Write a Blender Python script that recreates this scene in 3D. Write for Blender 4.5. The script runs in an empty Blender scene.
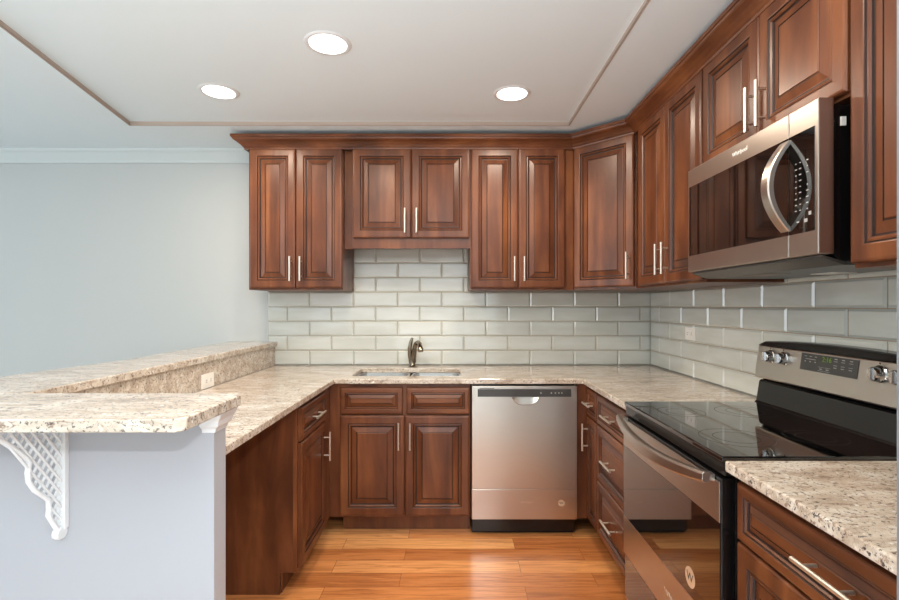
import bpy, bmesh, math, random
from mathutils import Vector, Matrix
random.seed(7)
PI = math.pi
SC = bpy.context.scene
COL = SC.collection

# ------------------------------------------------------------------ camera
H = 1.34
cam = bpy.data.cameras.new('camera')
cam.sensor_width = 36.0
cam.lens = 485 / 899 * 36
cam.shift_x = -4.5 / 899
cam.shift_y = 5.0 / 899
cam.clip_start = 0.02
camo = bpy.data.objects.new('camera', cam)
COL.objects.link(camo)
camo.location = (0, 0, H)
camo.rotation_euler = (PI / 2, 0, 0)
SC.camera = camo

# ------------------------------------------------------------------ view / world / lights
SC.view_settings.view_transform = 'Standard'
SC.view_settings.look = 'None'
SC.view_settings.gamma = 1
SC.view_settings.use_curve_mapping = False
SC.view_settings.exposure = 0.0
w = bpy.data.worlds.new('world')
SC.world = w
w.use_nodes = True
w.node_tree.nodes['Background'].inputs[0].default_value = (0.80, 0.90, 1.0, 1)
w.node_tree.nodes['Background'].inputs[1].default_value = 1.0


def area(name, loc, rot, size, power, col, shape='RECTANGLE', spread=PI):
    l = bpy.data.lights.new(name, 'AREA')
    l.shape = shape
    l.size = size[0]
    if shape == 'RECTANGLE':
        l.size_y = size[1]
    l.energy = power
    l.color = col
    l.spread = spread
    o = bpy.data.objects.new(name, l)
    COL.objects.link(o)
    o.location = loc
    o.rotation_euler = rot
    return o


# daylight through the patio opening behind the camera and the left window
area('daylight_patio', (-1.2, -2.92, 1.2), (PI / 2, 0, 0), (3.2, 2.0), 12, (0.95, 0.97, 1.0))
area('daylight_left', (-4.92, 0.6, 1.35), (0, -PI / 2, 0), (1.6, 2.6), 50, (0.87, 0.94, 1.0))
# ceiling lamps: one in the room behind, the kitchen's recessed cans, plus added unseen cans
area('ceiling_lamp_dining', (0.89, -1.55, 2.32), (0, 0, 0), (0.20, 0.20), 125, (0.90, 0.95, 1.0), 'DISK')
# added upward fill light behind the camera, brightens the ceiling
area('ceiling_fill', (-0.2, -0.5, 1.55), (PI, 0, 0), (1.2, 1.2), 86, (0.90, 0.96, 1.0))
CANS = [(-0.539, 2.074), (-1.231, 2.541), (0.307, 2.565), (0.45, 1.25), (-0.55, 0.75)]  # last two are extra lamps added out of view, no fixture built
for cx_, cy_ in CANS:
    area('can_lamp', (cx_, cy_, 2.437), (0, 0, 0), (0.15, 0.15), 10.5, (1.0, 0.84, 0.67), 'DISK')


# ------------------------------------------------------------------ materials
def c(r, g, b):
    f = lambda v: ((v / 255) / 12.92) if v / 255 <= 0.04045 else (((v / 255) + 0.055) / 1.055) ** 2.4
    return (f(r), f(g), f(b), 1)


def mat(name, col, rough=0.5, metal=0.0, coat=0.0, spec=0.5, emit=None, es=0.0):
    m = bpy.data.materials.new(name)
    m.use_nodes = True
    b = m.node_tree.nodes['Principled BSDF']
    b.inputs['Base Color'].default_value = col
    b.inputs['Roughness'].default_value = rough
    b.inputs['Metallic'].default_value = metal
    b.inputs['Coat Weight'].default_value = coat
    b.inputs['Specular IOR Level'].default_value = spec
    if emit:
        b.inputs['Emission Color'].default_value = emit
        b.inputs['Emission Strength'].default_value = es
    return m


def nodes(m):
    nt = m.node_tree
    return nt, nt.nodes, nt.links, nt.nodes['Principled BSDF']


def ramp(n, stops):
    r = n.new('ShaderNodeValToRGB')
    e = r.color_ramp.elements
    e[0].position, e[0].color = stops[0]
    e[1].position, e[1].color = stops[-1]
    for p, col in stops[1:-1]:
        x = e.new(p)
        x.color = col
    return r


def coords(nt, scale, rnd=True, kind='Object'):
    n, l = nt.nodes, nt.links
    tc = n.new('ShaderNodeTexCoord')
    mp = n.new('ShaderNodeMapping')
    mp.inputs['Scale'].default_value = scale
    l.new(tc.outputs[kind], mp.inputs['Vector'])
    if rnd:
        oi = n.new('ShaderNodeObjectInfo')
        mu = n.new('ShaderNodeMath')
        mu.operation = 'MULTIPLY'
        mu.inputs[1].default_value = 37.0
        l.new(oi.outputs['Random'], mu.inputs[0])
        cb = n.new('ShaderNodeCombineXYZ')
        for i in range(3):
            l.new(mu.outputs[0], cb.inputs[i])
        l.new(cb.outputs[0], mp.inputs['Location'])
    return mp


def wood(name, scale, lo, mid, hi, rough=0.36):
    m = mat(name, mid, rough, coat=0.08, spec=0.38)
    nt, n, l, b = nodes(m)
    b.inputs['Coat Roughness'].default_value = 0.22
    mp = coords(nt, scale)
    a = n.new('ShaderNodeTexNoise')
    a.inputs['Scale'].default_value = 1.0
    a.inputs['Detail'].default_value = 6
    a.inputs['Roughness'].default_value = 0.55
    a.inputs['Distortion'].default_value = 0.6
    l.new(mp.outputs[0], a.inputs['Vector'])
    r = ramp(n, [(0.25, lo), (0.5, mid), (0.78, hi)])
    l.new(a.outputs[0], r.inputs[0])
    # blotchy stain
    mp2 = coords(nt, (4, 4, 3))
    s = n.new('ShaderNodeTexNoise')
    s.inputs['Scale'].default_value = 1.3
    s.inputs['Detail'].default_value = 3
    l.new(mp2.outputs[0], s.inputs['Vector'])
    r2 = ramp(n, [(0.3, (0.62, 0.58, 0.56, 1)), (0.65, (1.1, 1.1, 1.1, 1))])
    l.new(s.outputs[0], r2.inputs[0])
    mx = n.new('ShaderNodeMix')
    mx.data_type = 'RGBA'
    mx.blend_type = 'MULTIPLY'
    mx.inputs[0].default_value = 0.8
    l.new(r.outputs[0], mx.inputs[6])
    l.new(r2.outputs[0], mx.inputs[7])
    l.new(mx.outputs[2], b.inputs['Base Color'])
    return m


WLO, WMID, WHI = c(74, 40, 23), c(106, 60, 35), c(142, 88, 51)
M = {}
M['wood'] = wood('cherry_wood', (10, 10, 1.3), WLO, WMID, WHI)
M['wood_h'] = wood('cherry_wood_horizontal', (1.3, 10, 10), WLO, WMID, WHI)
M['crownw'] = wood('cherry_wood_moulding', (3, 3, 12), WLO, WMID, WHI)
M['glaze'] = mat('dark_glaze', c(42, 20, 12), 0.5)
M['inside'] = mat('cabinet_interior', c(190, 150, 105), 0.5)
M['nickel'] = mat('brushed_nickel', c(222, 214, 202), 0.42, 1.0)
M['faucet'] = mat('faucet_nickel', c(150, 138, 122), 0.22, 1.0)
M['black'] = mat('black_enamel', c(16, 16, 17), 0.22)
M['blackg'] = mat('black_glass', c(9, 9, 10), 0.04, coat=1.0, spec=0.6)
M['blackg'].node_tree.nodes['Principled BSDF'].inputs['Coat Roughness'].default_value = 0.02
M['ring'] = mat('burner_print', c(62, 62, 64), 0.25)
M['toe'] = mat('toe_black', c(14, 13, 13), 0.6)
M['bounce_floor'] = mat('pale_bounce_floor', c(196, 194, 190), 0.95)  # unseen floor made pale to brighten and neutralise the bounced light
M['white'] = mat('white_paint', c(226, 226, 226), 0.42)
M['ceil'] = mat('ceiling_paint', c(230, 238, 241), 0.8)
M['traytrim'] = mat('tray_trim_paint', c(188, 170, 156), 0.6)
M['wallp'] = mat('pale_blue_paint', c(194, 197, 195), 0.7)
M['cornicep'] = mat('cornice_paint', c(205, 212, 211), 0.55)
M['kneep'] = mat('peninsula_paint', c(172, 172, 177), 0.6)
M['greyp'] = mat('grey_paint', c(120, 124, 128), 0.5)
M['plate'] = mat('outlet_plastic', c(247, 244, 238), 0.35)
M['slot'] = mat('outlet_slot', c(60, 55, 50), 0.5)
M['lens'] = mat('lamp_lens', c(255, 255, 255), 0.5, emit=(1, 0.97, 0.92, 1), es=5.0)
M['grey'] = mat('print_grey', c(170, 168, 165), 0.4)
M['sticker'] = mat('sticker_cream', c(205, 170, 140), 0.5)
M['green'] = mat('display_green', c(60, 90, 10), 0.5, emit=c(150, 190, 30), es=0.25)
M['panelgrey'] = mat('control_grey', c(66, 64, 62), 0.25)
M['underside'] = mat('grey_enamel', c(96, 95, 92), 0.35, 0.6)
M['chrome'] = mat('knob_chrome', c(215, 215, 215), 0.12, 1.0)
M['seam'] = mat('steel_highlight_edge', c(235, 222, 205), 0.3, 1.0)


def steel(name, col, scale, rough=0.30):
    m = mat(name, col, rough, 1.0)
    nt, n, l, b = nodes(m)
    mp = coords(nt, scale, rnd=False)
    a = n.new('ShaderNodeTexNoise')
    a.inputs['Scale'].default_value = 1
    a.inputs['Detail'].default_value = 3
    l.new(mp.outputs[0], a.inputs['Vector'])
    mr = n.new('ShaderNodeMapRange')
    mr.inputs[3].default_value = rough - 0.03
    mr.inputs[4].default_value = rough + 0.05
    l.new(a.outputs[0], mr.inputs[0])
    l.new(mr.outputs[0], b.inputs['Roughness'])
    return m


M['steel'] = steel('stainless_steel', c(200, 193, 185), (2, 2, 420))
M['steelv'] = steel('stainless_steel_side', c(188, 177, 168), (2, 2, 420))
M['sinksteel'] = steel('sink_steel', c(210, 212, 212), (60, 60, 60), 0.38)


def granite():
    m = mat('granite', c(220, 208, 192), 0.14, coat=0.2)
    nt, n, l, b = nodes(m)
    base = coords(nt, (1, 1, 1), rnd=False)
    str_ = coords(nt, (0.55, 1.5, 1.5), rnd=False)

    def noise(v, s, d=6, r=0.6, dist=0.0):
        a = n.new('ShaderNodeTexNoise')
        a.inputs['Scale'].default_value = s
        a.inputs['Detail'].default_value = d
        a.inputs['Roughness'].default_value = r
        a.inputs['Distortion'].default_value = dist
        l.new(v.outputs[0], a.inputs['Vector'])
        return a

    def mix(f, a, bcol, mode='MIX'):
        x = n.new('ShaderNodeMix')
        x.data_type = 'RGBA'
        x.blend_type = mode
        l.new(f, x.inputs[0])
        l.new(a, x.inputs[6])
        if isinstance(bcol, tuple):
            x.inputs[7].default_value = bcol
        else:
            l.new(bcol, x.inputs[7])
        return x.outputs[2]
    r0 = ramp(n, [(0.32, c(174, 156, 138)), (0.5, c(202, 187, 170)), (0.68, c(224, 215, 203))])
    l.new(noise(str_, 14, 5, 0.6, 0.5).outputs[0], r0.inputs[0])
    out = r0.outputs[0]
    # grey-brown flecks stretched along the slab
    rf = ramp(n, [(0.55, (0, 0, 0, 1)), (0.62, (1, 1, 1, 1))])
    l.new(noise(str_, 40, 6, 0.75, 0.6).outputs[0], rf.inputs[0])
    out = mix(rf.outputs[0], out, c(146, 124, 108))
    # dark small minerals
    rd = ramp(n, [(0.56, (0, 0, 0, 1)), (0.62, (1, 1, 1, 1))])
    l.new(noise(base, 105, 4, 0.75, 0.3).outputs[0], rd.inputs[0])
    out = mix(rd.outputs[0], out, c(84, 76, 74))
    # white crystals
    rw = ramp(n, [(0.62, (0, 0, 0, 1)), (0.76, (1, 1, 1, 1))])
    l.new(noise(base, 60, 3, 0.5).outputs[0], rw.inputs[0])
    out = mix(rw.outputs[0], out, c(238, 234, 226))
    l.new(out, b.inputs['Base Color'])
    return m


M['granite'] = granite()


def tile_mat():
    m = mat('glass_tile', c(206, 205, 192), 0.10, coat=0.8)
    nt, n, l, b = nodes(m)
    b.inputs['Coat Roughness'].default_value = 0.05
    mp = coords(nt, (1.2, 1.2, 6), rnd=False)
    a = n.new('ShaderNodeTexNoise')
    a.inputs['Scale'].default_value = 3
    l.new(mp.outputs[0], a.inputs['Vector'])
    r = ramp(n, [(0.3, c(204, 206, 197)), (0.7, c(216, 219, 213))])
    l.new(a.outputs[0], r.inputs[0])
    l.new(r.outputs[0], b.inputs['Base Color'])
    return m


M['tile'] = tile_mat()
M['grout'] = mat('grout', c(164, 148, 126), 0.8)


def floor_mat():
    m = mat('oak_planks', c(190, 110, 50), 0.28, coat=0.3)
    nt, n, l, b = nodes(m)
    b.inputs['Coat Roughness'].default_value = 0.15
    mp = coords(nt, (1, 1, 1), rnd=False)
    mp.inputs['Location'].default_value = (0.35, 0.045, 0)
    br = n.new('ShaderNodeTexBrick')
    br.offset = 0.37
    br.inputs['Scale'].default_value = 1.0
    br.inputs['Brick Width'].default_value = 0.95
    br.inputs['Row Height'].default_value = 0.12
    br.inputs['Mortar Size'].default_value = 0.0012
    br.inputs['Color1'].default_value = (0, 0, 0, 1)
    br.inputs['Color2'].default_value = (1, 1, 1, 1)
    br.inputs['Mortar'].default_value = (0.2, 0.2, 0.2, 1)
    l.new(mp.outputs[0], br.inputs['Vector'])
    # per-plank tone
    r = ramp(n, [(0.0, c(184, 112, 62)), (0.35, c(218, 142, 82)), (0.7, c(230, 158, 96)), (1.0, c(238, 174, 112))])
    l.new(br.outputs['Color'], r.inputs[0])
    # grain, shifted per plank
    add = n.new('ShaderNodeVectorMath')
    add.operation = 'MULTIPLY_ADD'
    add.inputs[1].default_value = (9, 9, 9)
    l.new(br.outputs['Color'], add.inputs[0])
    mp2 = coords(nt, (1.6, 26, 1), rnd=False)
    l.new(mp2.outputs[0], add.inputs[2])
    g = n.new('ShaderNodeTexNoise')
    g.inputs['Scale'].default_value = 1.6
    g.inputs['Detail'].default_value = 7
    g.inputs['Roughness'].default_value = 0.62
    g.inputs['Distortion'].default_value = 1.4
    l.new(add.outputs[0], g.inputs['Vector'])
    r2 = ramp(n, [(0.36, (0.50, 0.38, 0.28, 1)), (0.47, (0.82, 0.76, 0.70, 1)), (0.56, (1.0, 1.0, 1.0, 1)), (0.75, (1.12, 1.12, 1.12, 1))])
    l.new(g.outputs[0], r2.inputs[0])
    mx = n.new('ShaderNodeMix')
    mx.data_type = 'RGBA'
    mx.blend_type = 'MULTIPLY'
    mx.inputs[0].default_value = 0.75
    l.new(r.outputs[0], mx.inputs[6])
    l.new(r2.outputs[0], mx.inputs[7])
    mo = n.new('ShaderNodeMix')
    mo.data_type = 'RGBA'
    l.new(br.outputs['Fac'], mo.inputs[0])
    l.new(mx.outputs[2], mo.inputs[6])
    mo.inputs[7].default_value = c(136, 74, 34)
    l.new(mo.outputs[2], b.inputs['Base Color'])
    return m


M['floor'] = floor_mat()


# ------------------------------------------------------------------ mesh helpers
OFF = {}


class MB:
    def __init__(s):
        s.bm = bmesh.new()
        s.mi = 0

    def face(s, vs, mi=None):
        try:
            f = s.bm.faces.new(vs)
            f.material_index = s.mi if mi is None else mi
            return f
        except ValueError:
            return None

    def box(s, x0, x1, y0, y1, z0, z1):
        x0, x1 = sorted((x0, x1)); y0, y1 = sorted((y0, y1)); z0, z1 = sorted((z0, z1))
        v = [s.bm.verts.new(p) for p in ((x0, y0, z0), (x1, y0, z0), (x1, y1, z0), (x0, y1, z0),
                                         (x0, y0, z1), (x1, y0, z1), (x1, y1, z1), (x0, y1, z1))]
        for q in ((3, 2, 1, 0), (4, 5, 6, 7), (0, 1, 5, 4), (1, 2, 6, 5), (2, 3, 7, 6), (3, 0, 4, 7)):
            s.face([v[i] for i in q])
        return s

    def tube(s, pts, r, seg=14, sx=1.0, sy=1.0, up=None):
        pts = [Vector(p) for p in pts]
        rs = r if isinstance(r, (list, tuple)) else [r] * len(pts)
        rings = []
        prev = Vector(up) if up else None
        for i, p in enumerate(pts):
            t = (pts[min(i + 1, len(pts) - 1)] - pts[max(i - 1, 0)]).normalized()
            if prev is None:
                prev = t.orthogonal().normalized()
            a = (prev - t * prev.dot(t)).normalized()
            prev = a
            b = t.cross(a)
            rings.append([s.bm.verts.new(p + a * (math.cos(k * 2 * PI / seg) * rs[i] * sx) + b * (math.sin(k * 2 * PI / seg) * rs[i] * sy)) for k in range(seg)])
        for i in range(len(rings) - 1):
            for k in range(seg):
                f = s.face([rings[i][k], rings[i][(k + 1) % seg], rings[i + 1][(k + 1) % seg], rings[i + 1][k]])
                if f:
                    f.smooth = True
        s.face(list(reversed(rings[0])))
        s.face(rings[-1])
        return s

    def cyl(s, p0, p1, r, seg=16):
        return s.tube([p0, p1], r, seg)

    def lathe(s, prof, org, seg=32, axis='z'):
        rings = []
        for (r, h) in prof:
            ring = []
            for k in range(seg):
                a = k * 2 * PI / seg
                if axis == 'z':
                    p = (org[0] + r * math.cos(a), org[1] + r * math.sin(a), org[2] + h)
                elif axis == 'x':
                    p = (org[0] + h, org[1] + r * math.cos(a), org[2] + r * math.sin(a))
                else:
                    p = (org[0] + r * math.cos(a), org[1] + h, org[2] + r * math.sin(a))
                ring.append(s.bm.verts.new(p))
            rings.append(ring)
        for i in range(len(rings) - 1):
            for k in range(seg):
                f = s.face([rings[i][k], rings[i][(k + 1) % seg], rings[i + 1][(k + 1) % seg], rings[i + 1][k]])
                if f:
                    f.smooth = True
        s.face(list(reversed(rings[0])))
        s.face(rings[-1])
        return s

    def prism(s, poly, axis, a0, a1):
        def P(u, v, a):
            return {'x': (a, u, v), 'y': (u, a, v), 'z': (u, v, a)}[axis]
        A = [s.bm.verts.new(P(u, v, a0)) for u, v in poly]
        B = [s.bm.verts.new(P(u, v, a1)) for u, v in poly]
        s.face(A)
        s.face(list(reversed(B)))
        n = len(poly)
        for i in range(n):
            s.face([A[i], A[(i + 1) % n], B[(i + 1) % n], B[i]])
        return s

    def sweep(s, path, prof, left=True):
        """profile (out, z) swept along a plan path with mitred corners; out = to the right of travel"""
        n = len(path)
        rings = []
        for i in range(n):
            p = Vector(path[i])
            d0 = (p - Vector(path[i - 1])).normalized() if i else None
            d1 = (Vector(path[i + 1]) - p).normalized() if i < n - 1 else None
            if d0 is None: d0 = d1
            if d1 is None: d1 = d0
            n0 = Vector((d0.y, -d0.x)); n1 = Vector((d1.y, -d1.x))
            m = (n0 + n1)
            m = m / m.dot(n0) if m.length > 1e-6 else n0
            rings.append([s.bm.verts.new((p.x + m.x * o, p.y + m.y * o, z)) for o, z in prof])
        k = len(prof)
        for i in range(n - 1):
            for j in range(k):
                s.face([rings[i][j], rings[i + 1][j], rings[i + 1][(j + 1) % k], rings[i][(j + 1) % k]])
        s.face(rings[0])
        s.face(list(reversed(rings[-1])))
        return s

    def grid(s, xs, ys, occ, z0, z1):
        V = {}

        def v(i, j, z):
            if (i, j, z) not in V:
                V[(i, j, z)] = s.bm.verts.new((xs[i], ys[j], z))
            return V[(i, j, z)]
        for i in range(len(xs) - 1):
            for j in range(len(ys) - 1):
                if not occ(i, j):
                    continue
                s.face([v(i, j, z1), v(i + 1, j, z1), v(i + 1, j + 1, z1), v(i, j + 1, z1)])
                s.face([v(i, j + 1, z0), v(i + 1, j + 1, z0), v(i + 1, j, z0), v(i, j, z0)])
                for di, dj, a, b in ((0, -1, (i, j), (i + 1, j)), (1, 0, (i + 1, j), (i + 1, j + 1)),
                                     (0, 1, (i + 1, j + 1), (i, j + 1)), (-1, 0, (i, j + 1), (i, j))):
                    ni, nj = i + di, j + dj
                    if not (0 <= ni < len(xs) - 1 and 0 <= nj < len(ys) - 1 and occ(ni, nj)):
                        s.face([v(*a, z0), v(*b, z0), v(*b, z1), v(*a, z1)])
        bmesh.ops.dissolve_limit(s.bm, angle_limit=0.01, verts=s.bm.verts, edges=s.bm.edges)
        return s

    def door(s, x0, x1, z0, z1, yb, k=1.0):
        """raised-panel front: rings of (inset, height); front faces -y"""
        pr = [(0, 0, 0), (0, .014, 0), (.004, .0185, 0), (.010, .0200, 0), (.044 * k, .0205, 0), (.047 * k, .0195, 0),
              (.050 * k, .0155, 1), (.052 * k, .0165, 1), (.057 * k, .0175, 0), (.062 * k, .0130, 0), (.065 * k, .0085, 1), (.069 * k, .0085, 1),
              (.072 * k, .0090, 0), (.096 * k, .0160, 0), (.097 * k, .0140, 1), (.100 * k, .0145, 1), (.103 * k, .0175, 0)]
        prev = None
        for ins, h, g in pr:
            y = yb - h
            ring = [s.bm.verts.new(p) for p in ((x0 + ins, y, z0 + ins), (x1 - ins, y, z0 + ins), (x1 - ins, y, z1 - ins), (x0 + ins, y, z1 - ins))]
            if prev:
                for q in range(4):
                    s.face([prev[q], prev[(q + 1) % 4], ring[(q + 1) % 4], ring[q]], g)
            else:
                s.face(list(reversed(ring)), 0)
            prev = ring
        s.face(prev, 0)
        return s

    def pull(s, x, z, yb, vert=True, L=0.156, so=0.032, r=0.006):
        a = L / 2
        p = L / 2 - 0.03
        y = yb - so
        if vert:
            s.cyl((x, y, z - a), (x, y, z + a), r)
            for q in (-p, p):
                s.cyl((x, yb, z + q), (x, y, z + q), r * 0.75, 10)
        else:
            s.cyl((x - a, y, z), (x + a, y, z), r)
            for q in (-p, p):
                s.cyl((x + q, yb, z), (x + q, y, z), r * 0.75, 10)
        return s

    def build(s, name, mats, parent=None, bevel=0, seg=2, smooth=False, normals=True):
        if normals:
            bmesh.ops.recalc_face_normals(s.bm, faces=s.bm.faces)
        if not isinstance(mats, (list, tuple)):
            mats = [mats]
        cs = [v.co for v in s.bm.verts]
        lo = Vector([min(q[i] for q in cs) for i in range(3)])
        hi = Vector([max(q[i] for q in cs) for i in range(3)])
        org = Vector(((lo.x + hi.x) / 2, (lo.y + hi.y) / 2, lo.z))
        for v in s.bm.verts:
            v.co -= org
        me = bpy.data.meshes.new(name)
        s.bm.to_mesh(me)
        s.bm.free()
        for q in mats:
            me.materials.append(M[q])
        o = bpy.data.objects.new(name, me)
        COL.objects.link(o)
        o.location = org - (OFF.get(parent.name, Vector()) if parent else Vector())
        o.parent = parent
        OFF[o.name] = org
        if smooth:
            for p in me.polygons:
                p.use_smooth = True
        if any(p.use_smooth for p in me.polygons):
            me.set_sharp_from_angle(angle=math.radians(42))
        if bevel:
            md = o.modifiers.new('bevel', 'BEVEL')
            md.width = bevel
            md.segments = seg
            md.limit_method = 'ANGLE'
            md.angle_limit = math.radians(40)
        return o


def thing(name, label, cat, loc=(0, 0, 0), rz=0, group=None):
    o = bpy.data.objects.new(name, None)
    o.empty_display_size = 0.1
    COL.objects.link(o)
    o.location = loc
    o.rotation_euler = (0, 0, rz)
    return tag(o, label, cat, group)


def wthing(name, label, cat, base, group=None):
    """thing whose parts are given in world coordinates"""
    o = thing(name, label, cat, base, 0, group)
    OFF[o.name] = Vector(base)
    return o


def tag(o, label, cat, group=None):
    o['label'] = label
    o['category'] = cat
    if group:
        o['group'] = group
    return o


def struct(o):
    o['kind'] = 'structure'
    return o


def text(name, body, size, m, parent, loc, rot, ext=0.0004):
    """lettering as a mesh; loc/rot in the thing's frame"""
    cu = bpy.data.curves.new(name, 'FONT')
    cu.body = body
    cu.size = size
    cu.extrude = ext
    cu.align_x = 'CENTER'
    cu.align_y = 'CENTER'
    cu.resolution_u = 3
    t = bpy.data.objects.new(name + '_curve', cu)
    COL.objects.link(t)
    bpy.context.view_layer.update()
    me = bpy.data.meshes.new_from_object(t.evaluated_get(bpy.context.evaluated_depsgraph_get()))
    bpy.data.objects.remove(t)
    me.name = name
    me.materials.clear()
    me.materials.append(M[m])
    o = bpy.data.objects.new(name, me)
    COL.objects.link(o)
    o.parent = parent
    o.location = Vector(loc) - OFF.get(parent.name, Vector())
    o.rotation_euler = rot
    return o


# ------------------------------------------------------------------ setting
D = 3.44          # tiled wall behind the sink
XR = 1.395        # right wall
CZ = 2.436        # ceiling
XL, YB = -5.0, -3.0
struct(MB().box(-1.34, XR + .12, .9, D + .12, -0.12, 0).build('floor', 'floor'))
b = MB().box(XL, XR + .12, YB, .8995, -0.12, -.002).box(XL, -1.3405, .8995, D + .12, -.12, -.002)
struct(b.build('floor_living_room', 'bounce_floor'))  # unseen floor, pale so that it reflects neutral light
struct(MB().box(XL - .12, XR + .12, D, D + .12, 0, CZ + .15).build('wall_back', 'wallp'))
struct(MB().box(XR, XR + .12, YB, D, 0, CZ + .15).build('wall_right', 'wallp'))
# left wall with a window
b = MB()
b.box(XL - .12, XL, YB, -0.8, 0, CZ + .15).box(XL - .12, XL, 2.0, D, 0, CZ + .15)
b.box(XL - .12, XL, -0.8, 2.0, 0, 0.5).box(XL - .12, XL, -0.8, 2.0, 2.2, CZ + .15)
struct(b.build('wall_left', 'wallp'))
b = MB()
for y in (-0.8, 0.575, 1.95):
    b.box(XL - .08, XL - .03, y, y + .05, .5, 2.2)
b.box(XL - .08, XL - .03, -.8, 2.0, .5, .55).box(XL - .08, XL - .03, -.8, 2.0, 2.15, 2.2)
struct(b.build('window_1', 'white'))
# rear wall with a patio opening
b = MB()
b.box(XL, -2.9, YB - .12, YB, 0, CZ + .15).box(.5, XR + .12, YB - .12, YB, 0, CZ + .15).box(-2.9, .5, YB - .12, YB, 2.25, CZ + .15)
struct(b.build('wall_rear', 'wallp'))
b = MB()
for x in (-2.9, -1.225, .45):
    b.box(x, x + .05, YB - .09, YB - .03, 0, 2.25)
b.box(-2.9, .5, YB - .09, YB - .03, 2.2, 2.25).box(-2.9, .5, YB - .09, YB - .03, 0, .05)
struct(b.build('door_1', 'white'))
# partition end at the extreme right
struct(MB().box(.566, XR, .50, .62, 0, CZ).build('wall_partition', 'greyp'))

# ceiling: lower rim around a shallow raised tray with slanted left side
TX0, TX1, TY1 = -1.975, 0.700, 2.956
tray = [(-1.975, 2.956), (0.700, 2.956), (0.700, -2.4), (-1.975 + 0.187 * 5.356, -2.4)]
outer = [(XL - .12, D + .12), (XR + .12, D + .12), (XR + .12, YB - .12), (XL - .12, YB - .12)]
b = MB()
vo = [b.bm.verts.new((x, y, CZ)) for x, y in outer]
vi = [b.bm.verts.new((x, y, CZ)) for x, y in tray]
vt = [b.bm.verts.new((x, y, CZ + .022)) for x, y in tray]
for i in range(4):
    j = (i + 1) % 4
    b.face([vo[i], vo[j], vi[j], vi[i]])
    b.face([vi[i], vi[j], vt[j], vt[i]], 1)
b.face(vt)
vu = [b.bm.verts.new((x, y, CZ + .15)) for x, y in outer]
for i in range(4):
    j = (i + 1) % 4
    b.face([vo[i], vo[j], vu[j], vu[i]])
b.face(vu)
struct(b.build('ceiling', ['ceil', 'traytrim']))
# thin tan bead framing the tray
tb = [(0, CZ - .002), (.006, CZ - .002), (.006, CZ + .004), (0, CZ + .004)]
struct(MB().sweep([tray[3], tray[0], tray[1], tray[2]], [(-o, z) for o, z in tb]).build('trim_1', 'traytrim'))
# painted cornice on the back wall left of the cabinets
pr = [(0, 2.436), (0, 2.345), (.012, 2.345), (.016, 2.36), (.045, 2.405), (.058, 2.418), (.062, 2.436)]
struct(MB().sweep([(XL, D), (-1.316, D)], pr).build('trim_2', 'cornicep'))

# ------------------------------------------------------------------ tile backsplash
P_, R_, TH = 0.3123, 0.1036, 0.0085


def tiles(axis, u0, u1, z0, top, ref, b=None):
    """bevelled running-bond tiles; top(u) gives how high the tiling goes"""
    b = b or MB()
    b.mi = 0
    n = int((2.0 - z0) / R_) + 1
    bd = .0085
    g = .0019

    def P(u, h, z):
        return (u, D - h, z) if axis == 'x' else (XR - h, D - u, z)
    for r in range(n):
        za = z0 + r * R_
        zb = za + R_
        k = math.floor((u0 - ref[r % 2]) / P_)
        while ref[r % 2] + k * P_ < u1:
            a = max(u0, ref[r % 2] + k * P_)
            e = min(u1, ref[r % 2] + (k + 1) * P_)
            k += 1
            if e - a < .012:
                continue
            zt = min(zb, top((a + e) / 2))
            if zt - za < .02:
                continue
            a_, e_, za_, zt_ = a + g, e - g, za + g, zt - g
            bx = min(bd, (e_ - a_) * .4)
            lo = [b.bm.verts.new(P(*q)) for q in ((a_, .002, za_), (e_, .002, za_), (e_, .002, zt_), (a_, .002, zt_))]
            hi = [b.bm.verts.new(P(*q)) for q in ((a_ + bx, TH, za_ + bd), (e_ - bx, TH, za_ + bd), (e_ - bx, TH, zt_ - bd), (a_ + bx, TH, zt_ - bd))]
            for q in range(4):
                b.face([lo[q], lo[(q + 1) % 4], hi[(q + 1) % 4], hi[q]], 0)
            b.face(hi, 0)
    return b


RE, RO = 1.163, 1.007
b = tiles('x', -1.319, XR, .914, lambda x: 1.435, (RE, RO))
b = tiles('x', -.712, .104, .914 + 5 * R_, lambda x: 1.745, (RO, RE), b)
b.mi = 1
b.box(-1.319, XR, D - .002, D, .914, 1.435).box(-.712, .104, D - .002, D, 1.435, 1.745)
tag(b.build('tile_backsplash', ['tile', 'grout']), 'glossy pale sage tile backsplash on the back wall, behind the sink and faucet', 'backsplash', 'tile backsplashes')
b = tiles('y', .008, 2.815, .914, lambda u: 1.435, (.008, .008 + P_ / 2))
b = tiles('y', 1.40, 2.147, .914 + 5 * R_, lambda u: 1.70, (.008 + P_ / 2, .008), b)
b.mi = 1
b.box(XR - .002, XR, .63, D - .008, .914, 1.435).box(XR - .002, XR, D - 2.147, D - 1.40, 1.435, 1.70)
tag(b.build('tile_backsplash', ['tile', 'grout']), 'glossy pale sage tile backsplash on the right wall, behind the range', 'backsplash', 'tile backsplashes')

# ------------------------------------------------------------------ countertops
GT, GB = .914, .884
LX = -.690   # left leg front edge
FY = 2.795   # back run front edge
RX = .742    # right leg front edge
xs = [-1.264, LX, -.62, -.297, -.267, .04, RX, XR - .0095]
ys = [1.402, 2.105, FY, 2.918, 3.264, D - .0095]


def occ(i, j):
    x = (xs[i] + xs[i + 1]) / 2
    y = (ys[j] + ys[j + 1]) / 2
    if x < LX: return True
    if x > RX: return y > 2.105
    if y < FY: return False
    if 2.918 < y < 3.264 and -.62 < x < .04: return False
    return True


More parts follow.
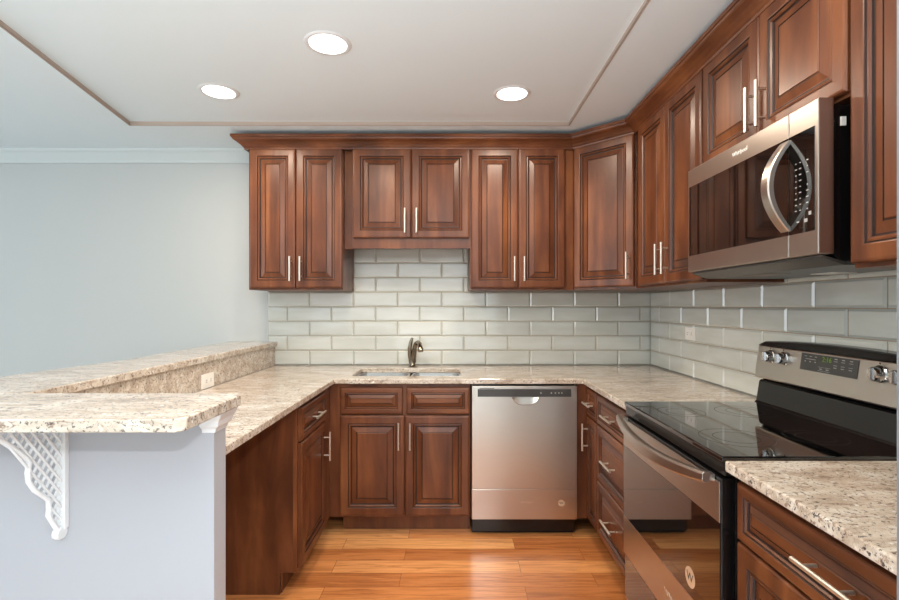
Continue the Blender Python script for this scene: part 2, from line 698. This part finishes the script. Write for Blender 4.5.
b = MB().grid(xs, ys, occ, GB, GT)
tag(b.build('countertop', 'granite', bevel=.005, seg=3), 'speckled cream granite countertop wrapping the sink corner in a U', 'countertop')
b = MB().box(RX, XR - .0095, .622, 1.330, GB, GT)
tag(b.build('countertop', 'granite', bevel=.005, seg=3), 'short speckled granite countertop between the range and the right edge of the photo', 'countertop')

# raised bar top: long run against the wall, return towards the room
b = MB().prism([(-1.60, D - .001), (-1.25, D - .001), (-1.25, 1.422), (-1.64, 1.422), (-1.635, 1.75), (-1.545, 2.30)], 'z', 1.051, 1.082)
bt = b.build('bar_top', 'granite', bevel=.004, seg=3)
tag(bt, 'raised granite bar top running back to the wall along the peninsula', 'countertop')
b = MB()
b.prism([(-2.3, 1.094), (-.632, 1.094), (-.613, 1.112), (-.613, 1.395), (-.630, 1.420), (-2.3, 1.420)], 'z', 1.051, 1.082)
tag(b.build('bar_top', 'granite', bevel=.004, seg=3), 'nearest granite bar top, crossing the lower left over the white bracket', 'countertop')
b = MB().box(-1.282, -1.265, 1.402, D - .0095, GT, 1.0505)
tag(b.build('granite_splash', 'granite'), 'low granite splash strip between lower counter and raised bar top', 'backsplash')

# knee walls of the peninsula
b = MB().box(-1.40, -1.283, 1.402, D - .001, 0, 1.0505).box(-2.3, -.66, 1.334, 1.4015, 0, 1.0505)
struct(b.build('wall_peninsula', 'kneep'))
pr = [(0, .990), (.006, .990), (.008, 1.000), (.020, 1.010), (.022, 1.018), (.024, 1.026), (.034, 1.040), (.036, 1.0505), (0, 1.0505)]
struct(MB().sweep([(-.66, 1.4015), (-.66, 1.334), (-.690, 1.334)], [(-o, z) for o, z in pr]).build('trim_3', 'white'))

# lattice bracket under the bar overhang
BX = -1.070
br = wthing('shelf_bracket', 'white lattice bracket holding up the near granite bar top', 'bracket', (BX, 1.33, .715))
b = MB()
b.box(BX - .012, BX + .012, 1.318, 1.3335, .73, 1.0505).box(BX - .012, BX + .012, 1.105, 1.334, 1.038, 1.0505)
b.build('frame', 'white', br, bevel=.002)
curve = [(1.110, 1.040), (1.143, 1.022), (1.180, .990), (1.212, .958), (1.222, .944), (1.217, .920), (1.220, .895), (1.236, .868), (1.262, .843), (1.279, .826),
         (1.281, .800), (1.279, .785), (1.290, .765), (1.303, .742), (1.312, .728), (1.322, .722)]
MB().tube([(BX, y, z) for y, z in curve], .0062, 10, up=(1, 0, 0), sx=1.1).build('scroll_edge', 'white', br)


def edge_y(z):
    for (y0, z0), (y1, z1) in zip(curve, curve[1:]):
        if z1 <= z <= z0:
            return y0 + (y1 - y0) * (z0 - z) / max(1e-6, z0 - z1)
    return 1.32


b = MB()
for sgn in (1, -1):
    for k in range(-30, 40):
        # lines y*sgn*1.35 + z = const
        cst = k * .0345
        pts = []
        for q in range(240):
            y = 1.105 + q * .001
            z = 1.045 - cst - sgn * 1.35 * (y - 1.105) if sgn > 0 else .72 + cst + 1.35 * (y - 1.105) - .4
            if y <= 1.325 and .735 < z < 1.045 and y > edge_y(z) + .001:
                pts.append((y, z))
        if len(pts) > 6:
            (ya, za), (yb, zb) = pts[0], pts[-1]
            x = BX + sgn * .0022
            b.tube([(x, ya, za), (x, yb, zb)], .0034, 6, up=(1, 0, 0))
b.build('lattice', 'white', br)
MB().lathe([(.001, -.010), (.016, -.009), (.018, -.004), (.018, .004), (.016, .009), (.001, .010)], (BX, 1.316, .722), 20, 'x').build('foot_scroll', 'white', br)


# ------------------------------------------------------------------ outlets
def outlet(label, loc, rz):
    t = thing('wall_outlet', label, 'outlet', loc, rz, 'wall outlets')
    MB().box(-.060, .060, -.006, 0, -.037, .037).build('cover_plate', 'plate', t, bevel=.002)
    for sx in (-1, 1):
        f = MB().lathe([(.0165, -.0085), (.0165, -.006)], (sx * .022, 0, 0), 20, 'y').build('socket', 'plate', t)
        MB().box(sx * .022 - .006, sx * .022 + .006, -.0092, -.0084, .004, .0062).box(sx * .022 - .006, sx * .022 + .006, -.0092, -.0084, -.0062, -.004).build('slot', 'slot', f)


outlet('cream outlet plate on the tiled right wall left of the range', (XR - .0087, 2.838, 1.172), -PI / 2)
outlet('white outlet plate on the granite splash behind the near bar top', (-1.2645, 2.484, .953), PI / 2)


# ------------------------------------------------------------------ cabinets
def carcass(t, wd, dp, h, z0=0.0, upper=False, extra_r=0.0, extra_l=0.0, open_top=False, vis_left=False):
    """box of panels with a face frame; front plane y=0, x 0..wd"""
    b = MB()
    th = .016
    b.box(0, th, .018, dp, z0, h).box(wd - th, wd, .018, dp, z0, h)
    b.box(th, wd - th, .018, dp, z0, z0 + th)
    b.box(th, wd - th, dp - .008, dp, z0 + th, h - .02)
    if not open_top:
        b.box(th, wd - th, .018, dp, h - th, h)
    b.build('cabinet_box', 'wood', t, bevel=.0008, seg=1)


def frame(t, wd, z0, h, rails, stiles):
    b = MB()
    for x0, x1 in stiles:
        b.box(x0, x1, 0, .018, z0, h)
    for za, zb in rails:
        for (a0, a1), (b0, b1) in zip(stiles, stiles[1:]):
            if b0 - a1 > .002:
                b.box(a1, b0, 0, .018, za, zb)
    b.build('face_frame', 'wood', t)


def add_door(t, x0, x1, z0, z1, hx, hz, k=1.0, L=.156, name='door'):
    d = MB().door(x0, x1, z0, z1, -.001, k).build(name, ['wood', 'glaze'], t)
    if hx is not None:
        MB().pull(hx, hz, -.021, True, L).build('handle', 'nickel', d)
    return d


def add_drawer(t, x0, x1, z0, z1, k=.62, pull=True, L=.156, hz=None):
    d = MB().door(x0, x1, z0, z1, -.001, k).build('drawer', ['wood_h', 'glaze'], t)
    if pull:
        MB().pull((x0 + x1) / 2, (z0 + z1) / 2 if hz is None else hz, -.021, False, L).build('handle', 'nickel', d)
    return d


# ---- uppers on the back wall.  origin: front left bottom corner of the face frame
UY = D - .33
UB, UT = 1.437, 2.345
DB, DT = .012, .900      # doors bottom/top relative to the box bottom
HZ = .133                # pull centre above the box bottom

t = thing('upper_cabinet', 'two-door cherry wall cabinet at the left end, beside the bare blue wall', 'cabinet', (-1.314, UY, UB), 0, 'upper cabinets')
W = .602
carcass(t, W, .33, UT - UB)
frame(t, W, 0, UT - UB, [(0, .04), (.87, UT - UB)], [(0, .03), (.290, .320), (.575, W)])
add_door(t, .012, .302, DB, DT, .276, HZ)
add_door(t, .306, .600, DB, DT, .340, HZ)

t = thing('upper_cabinet', 'short two-door cherry wall cabinet above the sink', 'cabinet', (-.651, UY, 1.703), 0, 'upper cabinets')
W = .755
hh = UT - 1.703
carcass(t, W, .33, hh, .045)
frame(t, W, 0, hh, [(0, .075), (.61, hh)], [(0, .03), (.36, .39), (.725, W)])
MB().box(-.060, -.001, .05, .066, 0, hh).build('filler_strip', 'wood', t)
add_door(t, .006, .376, .065, DT + UB - 1.703, .340, .172)
add_door(t, .380, .749, .065, DT + UB - 1.703, .414, .172)

t = thing('upper_cabinet', 'two-door cherry wall cabinet between the sink cabinet and the angled corner cabinet', 'cabinet', (.105, UY, UB), 0, 'upper cabinets')
W = .660
carcass(t, W, .33, UT - UB)
frame(t, W, 0, UT - UB, [(0, .04), (.87, UT - UB)], [(0, .03), (.29, .32), (.590, W)])
add_door(t, .006, .304, DB, DT, .278, HZ)
add_door(t, .308, .604, DB, DT, .340, HZ)

# diagonal corner cabinet
cx0, cy0, cx1, cy1 = .767, UY, 1.061, 2.816
DWd = math.hypot(cx1 - cx0, cy1 - cy0)
t = thing('corner_cabinet', 'angled single-door cherry wall cabinet in the corner of the two runs', 'cabinet', (cx0, cy0, UB), math.atan2(cy1 - cy0, cx1 - cx0), None)
rz = t.rotation_euler.z
ca, sa = math.cos(-rz), math.sin(-rz)


def loc(x, y):
    x -= cx0; y -= cy0
    return (x * ca - y * sa, x * sa + y * ca)


poly = [loc(cx0 + .014, cy0 + .014), loc(cx0, D - .01), loc(XR - .01, D - .01), loc(XR - .01, cy1), loc(cx1 + .012, cy1 + .014)]
b = MB().prism([loc(cx0 + .001, cy0 + .014), loc(cx0 + .001, D - .012), loc(XR - .012, D - .012), loc(XR - .012, cy1 + .001), loc(cx1 + .013, cy1 + .001)], 'z', 0, UT - UB)
b.build('cabinet_box', 'wood', t)
frame(t, DWd, 0, UT - UB, [(0, .04), (.87, UT - UB)], [(.002, .03), (DWd - .03, DWd - .002)])
add_door(t, .010, DWd - .010, DB, DT, DWd - .040, HZ)

# ---- uppers on the right wall (front faces -x; local x runs towards the camera)
RXF = XR - .33


def right(name, label, y, z, group='upper cabinets'):
    return thing(name, label, 'cabinet', (RXF, y, z), -PI / 2, group)


t = right('upper_cabinet', 'two-door cherry wall cabinet on the right wall, between corner cabinet and microwave', 2.812, UB)
W = 2.812 - 2.046
carcass(t, W, .328, UT - UB)
frame(t, W, 0, UT - UB, [(0, .04), (.87, UT - UB)], [(0, .06), (.395, .42), (.748, W)])
add_door(t, .055, .403, DB, DT, .368, HZ)
add_door(t, .407, W - .006, DB, DT, .442, HZ)

t = right('upper_cabinet', 'short two-door cherry wall cabinet directly above the microwave', 2.044, 1.903)
W = 2.044 - 1.290
hh = UT - 1.903
carcass(t, W, .328, hh)
frame(t, W, 0, hh, [(0, .03), (.42, hh)], [(0, .03), (.355, .385), (.71, W)])
add_door(t, .004, .376, .008, DT + UB - 1.903, .358, .114)
add_door(t, .380, W - .004, .008, DT + UB - 1.903, .418, .114)

t = right('upper_cabinet', 'tall cherry wall cabinet at the right edge of the photo, near side of the microwave', 1.288, UB)
W = 1.288 - .622
carcass(t, W, .328, UT - UB)
frame(t, W, 0, UT - UB, [(0, .04), (.87, UT - UB)], [(0, .03), (.32, .35), (.63, W)])
add_door(t, .006, .331, DB, DT, .303, HZ)
add_door(t, .335, W - .006, DB, DT, .363, HZ)

# crown moulding along the tops
pr = [(0, 2.346), (.006, 2.332), (.022, 2.332), (.024, 2.342), (.030, 2.346), (.036, 2.356), (.052, 2.370), (.072, 2.380), (.076, 2.386), (.078, 2.392), (.084, 2.394), (.084, 2.410), (-.02, 2.410), (-.02, 2.3465)]
b = MB().sweep([(-1.3145, D - .001), (-1.3145, UY), (cx0, UY), (cx1 + .004, cy1 + .004), (RXF, cy1 - .002), (RXF, .622)], pr)
tag(b.build('crown_moulding', 'crownw'), 'stepped cherry crown moulding running along the tops of all wall cabinets', 'moulding')

# ---- base cabinets
BH = .883
BY = D - .61
DRZ0, DRZ1 = .707, .861      # drawer fronts
DOZ0, DOZ1 = .118, .699      # doors


def toe(t, x0, x1, y=.075, dp=.018, m='wood'):
    MB().box(x0, x1, y, y + dp, .0005, .103).build('toe_kick', m, t)


# sink base
t = thing('sink_cabinet', 'cherry base cabinet under the sink, two doors below two false drawer fronts', 'cabinet', (-.667, BY, 0))
W = .762
carcass(t, W, .595, BH, .103, open_top=True)
frame(t, W + 0, .103, BH, [(.103, .125), (.690, .715), (.855, BH)], [(-.0575, .03), (.366, .396), (.732, W)])
toe(t, .004, W)
add_drawer(t, .005, .369, DRZ0, DRZ1, pull=False)
add_drawer(t, .391, .757, DRZ0, DRZ1, pull=False)
add_door(t, .005, .379, DOZ0, DOZ1, .348, .585)
add_door(t, .383, .757, DOZ0, DOZ1, .414, .585)

# left peninsula base (front faces +x, local x runs away from the camera)
t = thing('base_cabinet', 'cherry peninsula base cabinet with one drawer over one door, dark end panel facing the camera', 'cabinet', (-.7255, 2.241, 0), PI / 2, 'base cabinets')
W = BY - 2.241 - .002
dpt = 1.264 - .7255
b = MB()
b.prism([(.018, .103), (.018, BH), (dpt - .002, BH), (dpt - .002, .0005), (.080, .0005), (.080, .103)], 'x', 0, .018)
b.build('end_panel', 'wood', t)
b = MB()
b.box(.019, W, .018, dpt - .002, .103, .119).box(.019, W, dpt - .012, dpt - .002, .119, BH).box(W - .016, W, .018, dpt - .013, .119, BH)
b.build('cabinet_box', 'wood', t)
frame(t, W, .103, BH, [(.103, .125), (.690, .715), (.855, BH)], [(0, .025), (.42, W)])
toe(t, .0185, W)
add_drawer(t, .010, .440, DRZ0, DRZ1)
add_door(t, .010, .440, DOZ0, DOZ1, .388, .574)

# right: narrow cabinet next to the dishwasher
BXF = .785


def rbase(label, y, cat='cabinet'):
    return thing('base_cabinet', label, cat, (BXF, y, 0), -PI / 2, 'base cabinets')


t = rbase('narrow cherry base cabinet beside the dishwasher, one small drawer over one slim door', BY)
W = .228
carcass(t, W, .59, BH, .103)
frame(t, W, .103, BH, [(.103, .125), (.690, .715), (.855, BH)], [(-.0, .035), (W - .012, W)])
MB().box(.001, .018, -.073, -.001, .103, BH).build('filler_strip', 'wood', t)
toe(t, 0, W)
add_drawer(t, .024, W - .003, DRZ0, DRZ1, k=.55, L=.13)
add_door(t, .024, W - .003, DOZ0, DOZ1, .062, .585, k=.75)

t = rbase('cherry base cabinet of three stacked drawers, far side of the range', BY - .229)
W = (BY - .229) - 2.108
carcass(t, W, .59, BH, .103)
frame(t, W, .103, BH, [(.103, .125), (.395, .415), (.690, .715), (.855, BH)], [(0, .025), (W - .025, W)])
toe(t, 0, W)
add_drawer(t, .004, W - .004, DRZ0, DRZ1)
add_drawer(t, .004, W - .004, .410, .699, k=.8)
add_drawer(t, .004, W - .004, .118, .402, k=.8)

t = rbase('cherry base cabinet at lower right, wide drawer over doors, near side of the range', 1.326)
W = 1.326 - .623
carcass(t, W, .59, BH, .103)
frame(t, W, .103, BH, [(.103, .125), (.690, .715), (.855, BH)], [(0, .03), (.336, .366), (W - .03, W)])
toe(t, 0, W)
add_drawer(t, .012, W - .012, DRZ0, DRZ1, hz=.790)
add_door(t, .012, .349, DOZ0, DOZ1, .320, .585)
add_door(t, .353, W - .012, DOZ0, DOZ1, .382, .585)

# ------------------------------------------------------------------ sink and faucet
t = wthing('kitchen_sink', 'double-bowl stainless sink set under the granite counter', 'sink', (-.29, 3.09, .70))


def bowl(x0, x1, y0, y1, z1, z0):
    b = MB()
    th = .002
    ins = .025
    rings = []
    def ring(x0, x1, y0, y1, z, r):
        vs = []
        for (cx, cy, a0) in ((x1 - r, y1 - r, 0), (x0 + r, y1 - r, 90), (x0 + r, y0 + r, 180), (x1 - r, y0 + r, 270)):
            for k in range(6):
                a = math.radians(a0 + k * 18)
                vs.append(b.bm.verts.new((cx + r * math.cos(a), cy + r * math.sin(a), z)))
        return vs
    rings = [ring(x0 - .012, x1 + .012, y0 - .012, y1 + .012, z1, .05), ring(x0, x1, y0, y1, z1, .045), ring(x0 + .004, x1 - .004, y0 + .004, y1 - .004, z0 + .03, .045),
             ring(x0 + .03, x1 - .03, y0 + .03, y1 - .03, z0, .03)]
    for a, c_ in zip(rings, rings[1:]):
        for k in range(len(a)):
            f = b.face([a[k], a[(k + 1) % len(a)], c_[(k + 1) % len(a)], c_[k]])
            f.smooth = True
    b.face(rings[-1])
    return b


for x0, x1 in ((-.612, -.300), (-.264, .032)):
    o = bowl(x0, x1, 2.926, 3.256, .8835, .70).build('bowl', 'sinksteel', t)
    xm = (x0 + x1) / 2
    MB().lathe([(.001, .001), (.020, .001), (.036, .003), (.042, .0015), (.042, .0005)], (xm, 3.09, .70), 24).build('drain', 'chrome', o)

t = wthing('faucet', 'brushed nickel single-lever faucet behind the sink', 'faucet', (-.29, 3.345, GT))
fx, fy = -.285, 3.345
MB().lathe([(.030, 0), (.030, .004), (.024, .010), (.019, .016), (.017, .05), (.017, .06), (.0005, .062)], (fx, fy, GT + .0003), 24).build('base', 'faucet', t)
pts = [(fx + .004, fy, GT + .03), (fx + .010, fy - .002, GT + .09), (fx + .016, fy - .010, GT + .135), (fx + .026, fy - .028, GT + .162), (fx + .040, fy - .055, GT + .172), (fx + .054, fy - .085, GT + .163), (fx + .060, fy - .110, GT + .142)]
sp = MB().tube(pts, [.020, .018, .0165, .0155, .0150, .0155, .016], 16).build('spout', 'faucet', t)
MB().tube([(fx + .060, fy - .110, GT + .142), (fx + .063, fy - .118, GT + .130), (fx + .064, fy - .124, GT + .118)], [.0165, .019, .018], 16).build('spray_head', 'faucet', sp)
MB().tube([(fx - .012, fy, GT + .02), (fx - .020, fy, GT + .08), (fx - .020, fy - .002, GT + .13), (fx - .012, fy - .004, GT + .17), (fx - .002, fy - .006, GT + .200)], [.013, .0145, .0145, .013, .008], 12).build('lever', 'faucet', t)

# ------------------------------------------------------------------ dishwasher
t = wthing('dishwasher', 'stainless steel dishwasher between sink cabinet and narrow base cabinet', 'dishwasher', (.405, 2.80, 0))
X0, X1 = .102, .7085
MB().box(X0 + .006, X1 - .006, 2.835, 3.40, .02, .878).build('tub', 'black', t)
d = MB().box(X0, X1, 2.79, 2.834, .2795, .873)
d = d.build('door', 'steel', t, bevel=.003)
MB().box(X0 + .034, X1 - .034, 2.7885, 2.7899, .812, .856).build('control_strip', 'panelgrey', d)
for x in (.500, .560, .583, .603, .620):
    MB().lathe([(.0045, -.0003), (.0045, 0)], (x, 2.7884, .834), 10, 'y').build('indicator', 'grey', d)
b = MB()
b.box(X0 + .045, X0 + .13, 2.7880, 2.7899, .8585, .8620)
b.build('vent_slot', 'slot', d)
# pocket handle: curved scoop
b = MB()
n = 14
xa, xb = .335, .486
topv = []; botv = []
for i in range(n + 1):
    u = i / n
    x = xa + (xb - xa) * u
    dz = .038 * (1 - (2 * u - 1) ** 4)
    topv.append((x, .8095)); botv.append((x, .8095 - dz - .002))
for (p0, p1, q0, q1) in zip(topv, topv[1:], botv, botv[1:]):
    vs = [b.bm.verts.new((p0[0], 2.7875, p0[1])), b.bm.verts.new((p1[0], 2.7875, p1[1])), b.bm.verts.new((q1[0], 2.777, q1[1])), b.bm.verts.new((q0[0], 2.777, q0[1]))]
    b.face(vs)
    vs2 = [b.bm.verts.new((q0[0], 2.777, q0[1])), b.bm.verts.new((q1[0], 2.777, q1[1])), b.bm.verts.new((q1[0], 2.7895, q1[1] - .006)), b.bm.verts.new((q0[0], 2.7895, q0[1] - .006))]
    b.face(vs2)
bmesh.ops.remove_doubles(b.bm, verts=b.bm.verts, dist=.0002)
b.build('pocket_handle', 'steel', d, smooth=True)
lp = MB().prism([(2.790, .106), (2.7895, .2785), (2.834, .2785), (2.834, .106)], 'x', X0, X1).build('lower_panel', 'steel', t, bevel=.002)
MB().box(X0 + .005, X1 - .005, 2.86, 2.875, .0005, .10).build('toe_kick', 'toe', t)
text('logo_lettering', 'Whirlpool', .016, 'nickel', lp, (.418, 2.7888, .205), (PI / 2, 0, 0))
st = MB().lathe([(.0005, -.0006), (.019, -.0006), (.019, 0)], (.617, 2.7895, .200), 28, 'y').build('round_sticker', 'sticker', lp)
text('sticker_mark', 'W', .022, 'slot', st, (.617, 2.7884, .200), (PI / 2, 0, 0))

# ------------------------------------------------------------------ range
Y0, Y1 = 2.103, 1.334        # far, near
t = wthing('range', 'freestanding stainless range with black glass cooktop and oven door', 'stove', (1.0, 1.72, 0))
MB().box(.775, 1.375, Y1, Y0, .06, .905).build('body', 'black', t, bevel=.002)
MB().box(.83, 1.30, Y1 + .03, Y0 - .03, .0005, .0595).build('base', 'toe', t)
ck = MB().box(.738, 1.300, Y1, Y0, .906, .9225).build('cooktop', 'blackg', t, bevel=.004, seg=3)
for (x, y, r) in ((.89, 1.90, .085), (.89, 1.53, .105), (1.14, 1.90, .105), (1.14, 1.53, .085)):
    b = MB()
    for rr in (r, r * .62):
        vi_ = [b.bm.verts.new((x + rr * math.cos(a * PI / 32), y + rr * math.sin(a * PI / 32), .9228)) for a in range(64)]
        vo_ = [b.bm.verts.new((x + (rr + .0022) * math.cos(a * PI / 32), y + (rr + .0022) * math.sin(a * PI / 32), .9228)) for a in range(64)]
        for a in range(64):
            b.face([vi_[a], vo_[a], vo_[(a + 1) % 64], vi_[(a + 1) % 64]])
    b.build('burner_ring', 'ring', ck)
# front fascia between cooktop and door, vent gap
b = MB().box(.745, .775, Y1, Y0, .868, .905)
b.build('front_fascia', 'black', t, bevel=.002)
# oven door
d = MB().box(.736, .774, Y1 + .002, Y0 - .002, .272, .862).build('oven_door', 'black', t, bevel=.003)
MB().box(.7335, .7359, Y1 + .006, Y0 - .004, .737, .850).build('upper_band', 'steel', d, bevel=.001)
MB().box(.7340, .7359, Y1 + .006, Y0 - .004, .436, .736).build('window', 'blackg', d)
lb = MB().box(.7335, .7359, Y1 + .004, Y0 - .004, .274, .435).build('lower_band', 'steel', d, bevel=.001)
# bowed flat handle
b = MB()
N = 20
rings = []
for i in range(N + 1):
    u = i / N
    y = Y0 - .028 + (Y1 + .022 - Y0 + .028) * u
    s_ = 1 - (2 * u - 1) ** 2
    x = .700 - .034 * s_
    z = .858 - .026 * s_
    hh = .015 + .006 * s_
    rings.append([b.bm.verts.new(p) for p in ((x, y, z - hh), (x - .006, y, z - hh + .006), (x - .006, y, z + hh - .006), (x, y, z + hh), (x + .016, y, z + hh), (x + .016, y, z - hh))])
for a, e in zip(rings, rings[1:]):
    for k in range(6):
        b.face([a[k], a[(k + 1) % 6], e[(k + 1) % 6], e[k]])
b.face(rings[0]); b.face(list(reversed(rings[-1])))
b.box(.712, .734, Y0 - .060, Y0 - .034, .846, .864).box(.712, .734, Y1 + .030, Y1 + .056, .846, .864)
b.build('handle', 'steel', d, bevel=.001)
text('logo_lettering', 'Whirlpool', .034, 'nickel', lb, (.7330, 1.62, .345), (PI / 2, 0, -PI / 2))
wn = MB().lathe([(.0005, -.0008), (.031, -.0008), (.031, 0)], (.7338, 1.507, .494), 32, 'x').build('round_sticker', 'sticker', d)
text('sticker_mark', 'W', .038, 'slot', wn, (.7326, 1.507, .494), (PI / 2, 0, -PI / 2))
dr = MB().box(.740, .774, Y1 + .002, Y0 - .002, .085, .266).build('storage_drawer', 'blackg', t, bevel=.003)
# backguard
rp = [(1.302, .906), (1.302, .9225), (1.309, .930), (1.322, 1.012), (1.330, 1.020), (1.386, 1.020), (1.386, .906)]
MB().prism(rp, 'y', Y1, Y0).build('riser', 'black', t, bevel=.003)
bg = MB().prism([(1.340, 1.0205), (1.3305, 1.03), (1.334, 1.170), (1.386, 1.170), (1.386, 1.0205)], 'y', Y1 + .004, Y0 - .004).build('backguard', 'black', t)
cp = MB().prism([(1.306, 1.030), (1.303, 1.036), (1.321, 1.165), (1.329, 1.168), (1.329, 1.030)], 'y', Y1, Y0).build('control_panel', 'steel', t, bevel=.002)
# arched black cap
b = MB()
N = 24
rings = []
for i in range(N + 1):
    u = i / N
    y = Y0 + (Y1 - Y0) * u
    zt = 1.184 + .014 * (1 - (2 * u - 1) ** 2) - (.010 if i in (0, N) else 0)
    rings.append([b.bm.verts.new(p) for p in ((1.320, y, 1.1685), (1.324, y, zt - .004), (1.332, y, zt), (1.386, y, zt), (1.386, y, 1.1705), (1.330, y, 1.1705))])
for a, e in zip(rings, rings[1:]):
    for k in range(6):
        b.face([a[k], a[(k + 1) % 6], e[(k + 1) % 6], e[k]])
b.face(rings[0]); b.face(list(reversed(rings[-1])))
b.build('top_cap', 'black', t)
tilt = math.atan2(.018, .129)


def onpanel(z):
    return 1.303 + (z - 1.036) / .129 * .018


for y in (2.012, 1.932, 1.495, 1.420):
    x = onpanel(1.127)
    k = MB().lathe([(.027, 0), (.027, -.003), (.0235, -.006), (.0225, -.024), (.019, -.029), (.0005, -.030)], (x - .0005, y, 1.127), 28, 'x').build('knob', 'chrome', cp)
    MB().box(x - .037, x - .029, y - .0045, y + .0045, 1.109, 1.145).build('grip', 'chrome', k, bevel=.001)
    for a in (0, 4):
        an = a * PI / 4 + PI / 2
        MB().box(x - .0035, x - .0012, y - .0012, y + .0012, 1.127 + .033 * math.sin(an) - .003, 1.127 + .033 * math.sin(an) + .003).build('dial_mark', 'slot', cp)
# display window
za, zb = 1.098, 1.160
dp = MB()
dp.prism([(onpanel(za) - .0015, za), (onpanel(zb) - .0015, zb), (onpanel(zb) + .003, zb), (onpanel(za) + .003, za)], 'y', 1.578, 1.838)
dp = dp.build('display', 'panelgrey', cp)
rot = (PI / 2 - 0, 0, -PI / 2)
R3 = Matrix.Rotation(-PI / 2, 4, 'Z') @ Matrix.Rotation(PI / 2 + -tilt, 4, 'X')
rot = R3.to_euler()
text('clock_digits', '2:16', .026, 'green', dp, (onpanel(1.145) - .0022, 1.712, 1.145), rot)
b = MB()
def dash(y, z, w_, h_=.0018):
    x = onpanel(z) - .0022
    b.box(x, x + .0006, y - w_ / 2, y + w_ / 2, z - h_ / 2, z + h_ / 2)
for y in (1.815, 1.79, 1.765):
    dash(y, 1.150, .012); dash(y, 1.131, .006, .004)
dash(1.79, 1.140, .05)
for y in (1.672, 1.640, 1.607):
    dash(y, 1.152, .012, .003); dash(y, 1.144, .016, .0015); dash(y, 1.130, .016, .0015); dash(y, 1.122, .013, .0025)
for y in (1.735, 1.705):
    dash(y, 1.117, .026, .001); dash(y, 1.104, .026, .001); dash(y, 1.1105, .012, .003)
b.build('button_print', 'grey', dp)

# ------------------------------------------------------------------ over-the-range microwave
MY0, MY1 = 2.042, 1.310
MX = .985
t = wthing('microwave', 'stainless over-the-range microwave with a bowed handle', 'microwave', (1.2, 1.67, 1.45))
MB().prism([(1.000, 1.4765), (1.062, 1.4575), (1.385, 1.4575), (1.385, 1.449), (1.060, 1.449), (1.000, 1.470)], 'y', MY1 + .006, MY0 - .006).build('bottom_plate', 'underside', t)
MB().prism([(1.028, 1.478), (1.028, 1.884), (1.385, 1.884), (1.385, 1.458), (1.0625, 1.458), (1.040, 1.466)], 'y', MY1 + .004, MY0 - .004).build('body', 'black', t, bevel=.002)
SEAM = 1.427
d = MB().box(MX, 1.0275, SEAM + .0008, MY0, 1.478, 1.902).build('door', 'steelv', t, bevel=.003)
d2 = MB().box(MX, 1.0275, MY1, SEAM - .0008, 1.478, 1.902).build('control_side', 'steelv', t, bevel=.003)
MB().box(MX - .0012, MX - .0001, SEAM + .002, MY0 - .014, 1.544, 1.830).build('window', 'blackg', d)
MB().box(MX - .0012, MX - .0001, MY1 + .014, SEAM - .001, 1.544, 1.830).build('keypad', 'blackg', d2)
b = MB()
for zi in range(9):
    z = 1.745 - zi * .017
    for k, y in enumerate((1.395, 1.378, 1.350)):
        if random.random() < .85:
            wv = random.choice((.004, .006, .008))
            b.box(MX - .0018, MX - .0013, y - wv / 2, y + wv / 2, z - .0015, z + .0015)
b.box(MX - .0018, MX - .0013, 1.382, 1.392, 1.575, 1.579).box(MX - .0018, MX - .0013, 1.350, 1.362, 1.572, 1.582).box(MX - .0018, MX - .0013, 1.335, 1.345, 1.590, 1.600)
b.build('keypad_print', 'grey', d2)
# handle: bowed flat strap
b = MB()
N = 22
rings = []
for i in range(N + 1):
    u = i / N
    z = 1.556 + (1.822 - 1.556) * u
    s_ = 1 - (2 * u - 1) ** 2
    x = MX - .004 - .060 * s_
    th = .014
    yc = 1.437
    hw = .019
    rings.append([b.bm.verts.new(p) for p in ((x, yc - hw, z), (x - .003, yc - hw + .004, z), (x - .003, yc + hw - .004, z), (x, yc + hw, z), (x + th, yc + hw, z), (x + th, yc - hw, z))])
for a, e in zip(rings, rings[1:]):
    for k in range(6):
        f = b.face([a[k], a[(k + 1) % 6], e[(k + 1) % 6], e[k]])
b.face(rings[0]); b.face(list(reversed(rings[-1])))
b.build('handle', 'steelv', d, bevel=.001)
text('logo_lettering', 'Whirlpool', .021, 'plate', d, (MX - .0006, 1.672, 1.868), (PI / 2, 0, -PI / 2))
# underside grille and lamp covers
b = MB()
for i in range(12):
    b.box(1.07, 1.16, 1.80 - i * .012, 1.806 - i * .012, 1.4465, 1.4488)
b.build('vent_grille', 'steelv', t)
MB().box(1.25, 1.33, 1.60, 1.70, 1.4465, 1.4488).build('lamp_cover', 'plate', t)
MB().box(1.046, 1.060, MY1 + .0005, MY1 + .0038, 1.826, 1.850).build('paper_tag', 'plate', t)

# ------------------------------------------------------------------ recessed ceiling lights
LABS = ['recessed can light nearest the top centre, largest of the three', 'recessed can light on the left, above the upper cabinet end',
        'recessed can light on the right, above the sink-side cabinets', 'added unseen can lamp over the range counter, no fixture', 'added unseen can lamp over the near bar top, no fixture']
for (x, y), lab in list(zip(CANS, LABS))[:3]:
    z = CZ + .022
    t = wthing('recessed_light', lab, 'ceiling light', (x, y, z - .006), 'recessed ceiling lights')
    b = MB().lathe([(.082, -.0002), (.080, -.004), (.090, -.006), (.098, -.003), (.100, -.0002)], (x, y, z), 40)
    b.build('trim_ring', 'white', t)
    MB().lathe([(.0005, -.0035), (.079, -.0030), (.0795, -.0004), (.0005, -.0003)], (x, y, z), 40).build('lens', 'lens', t)
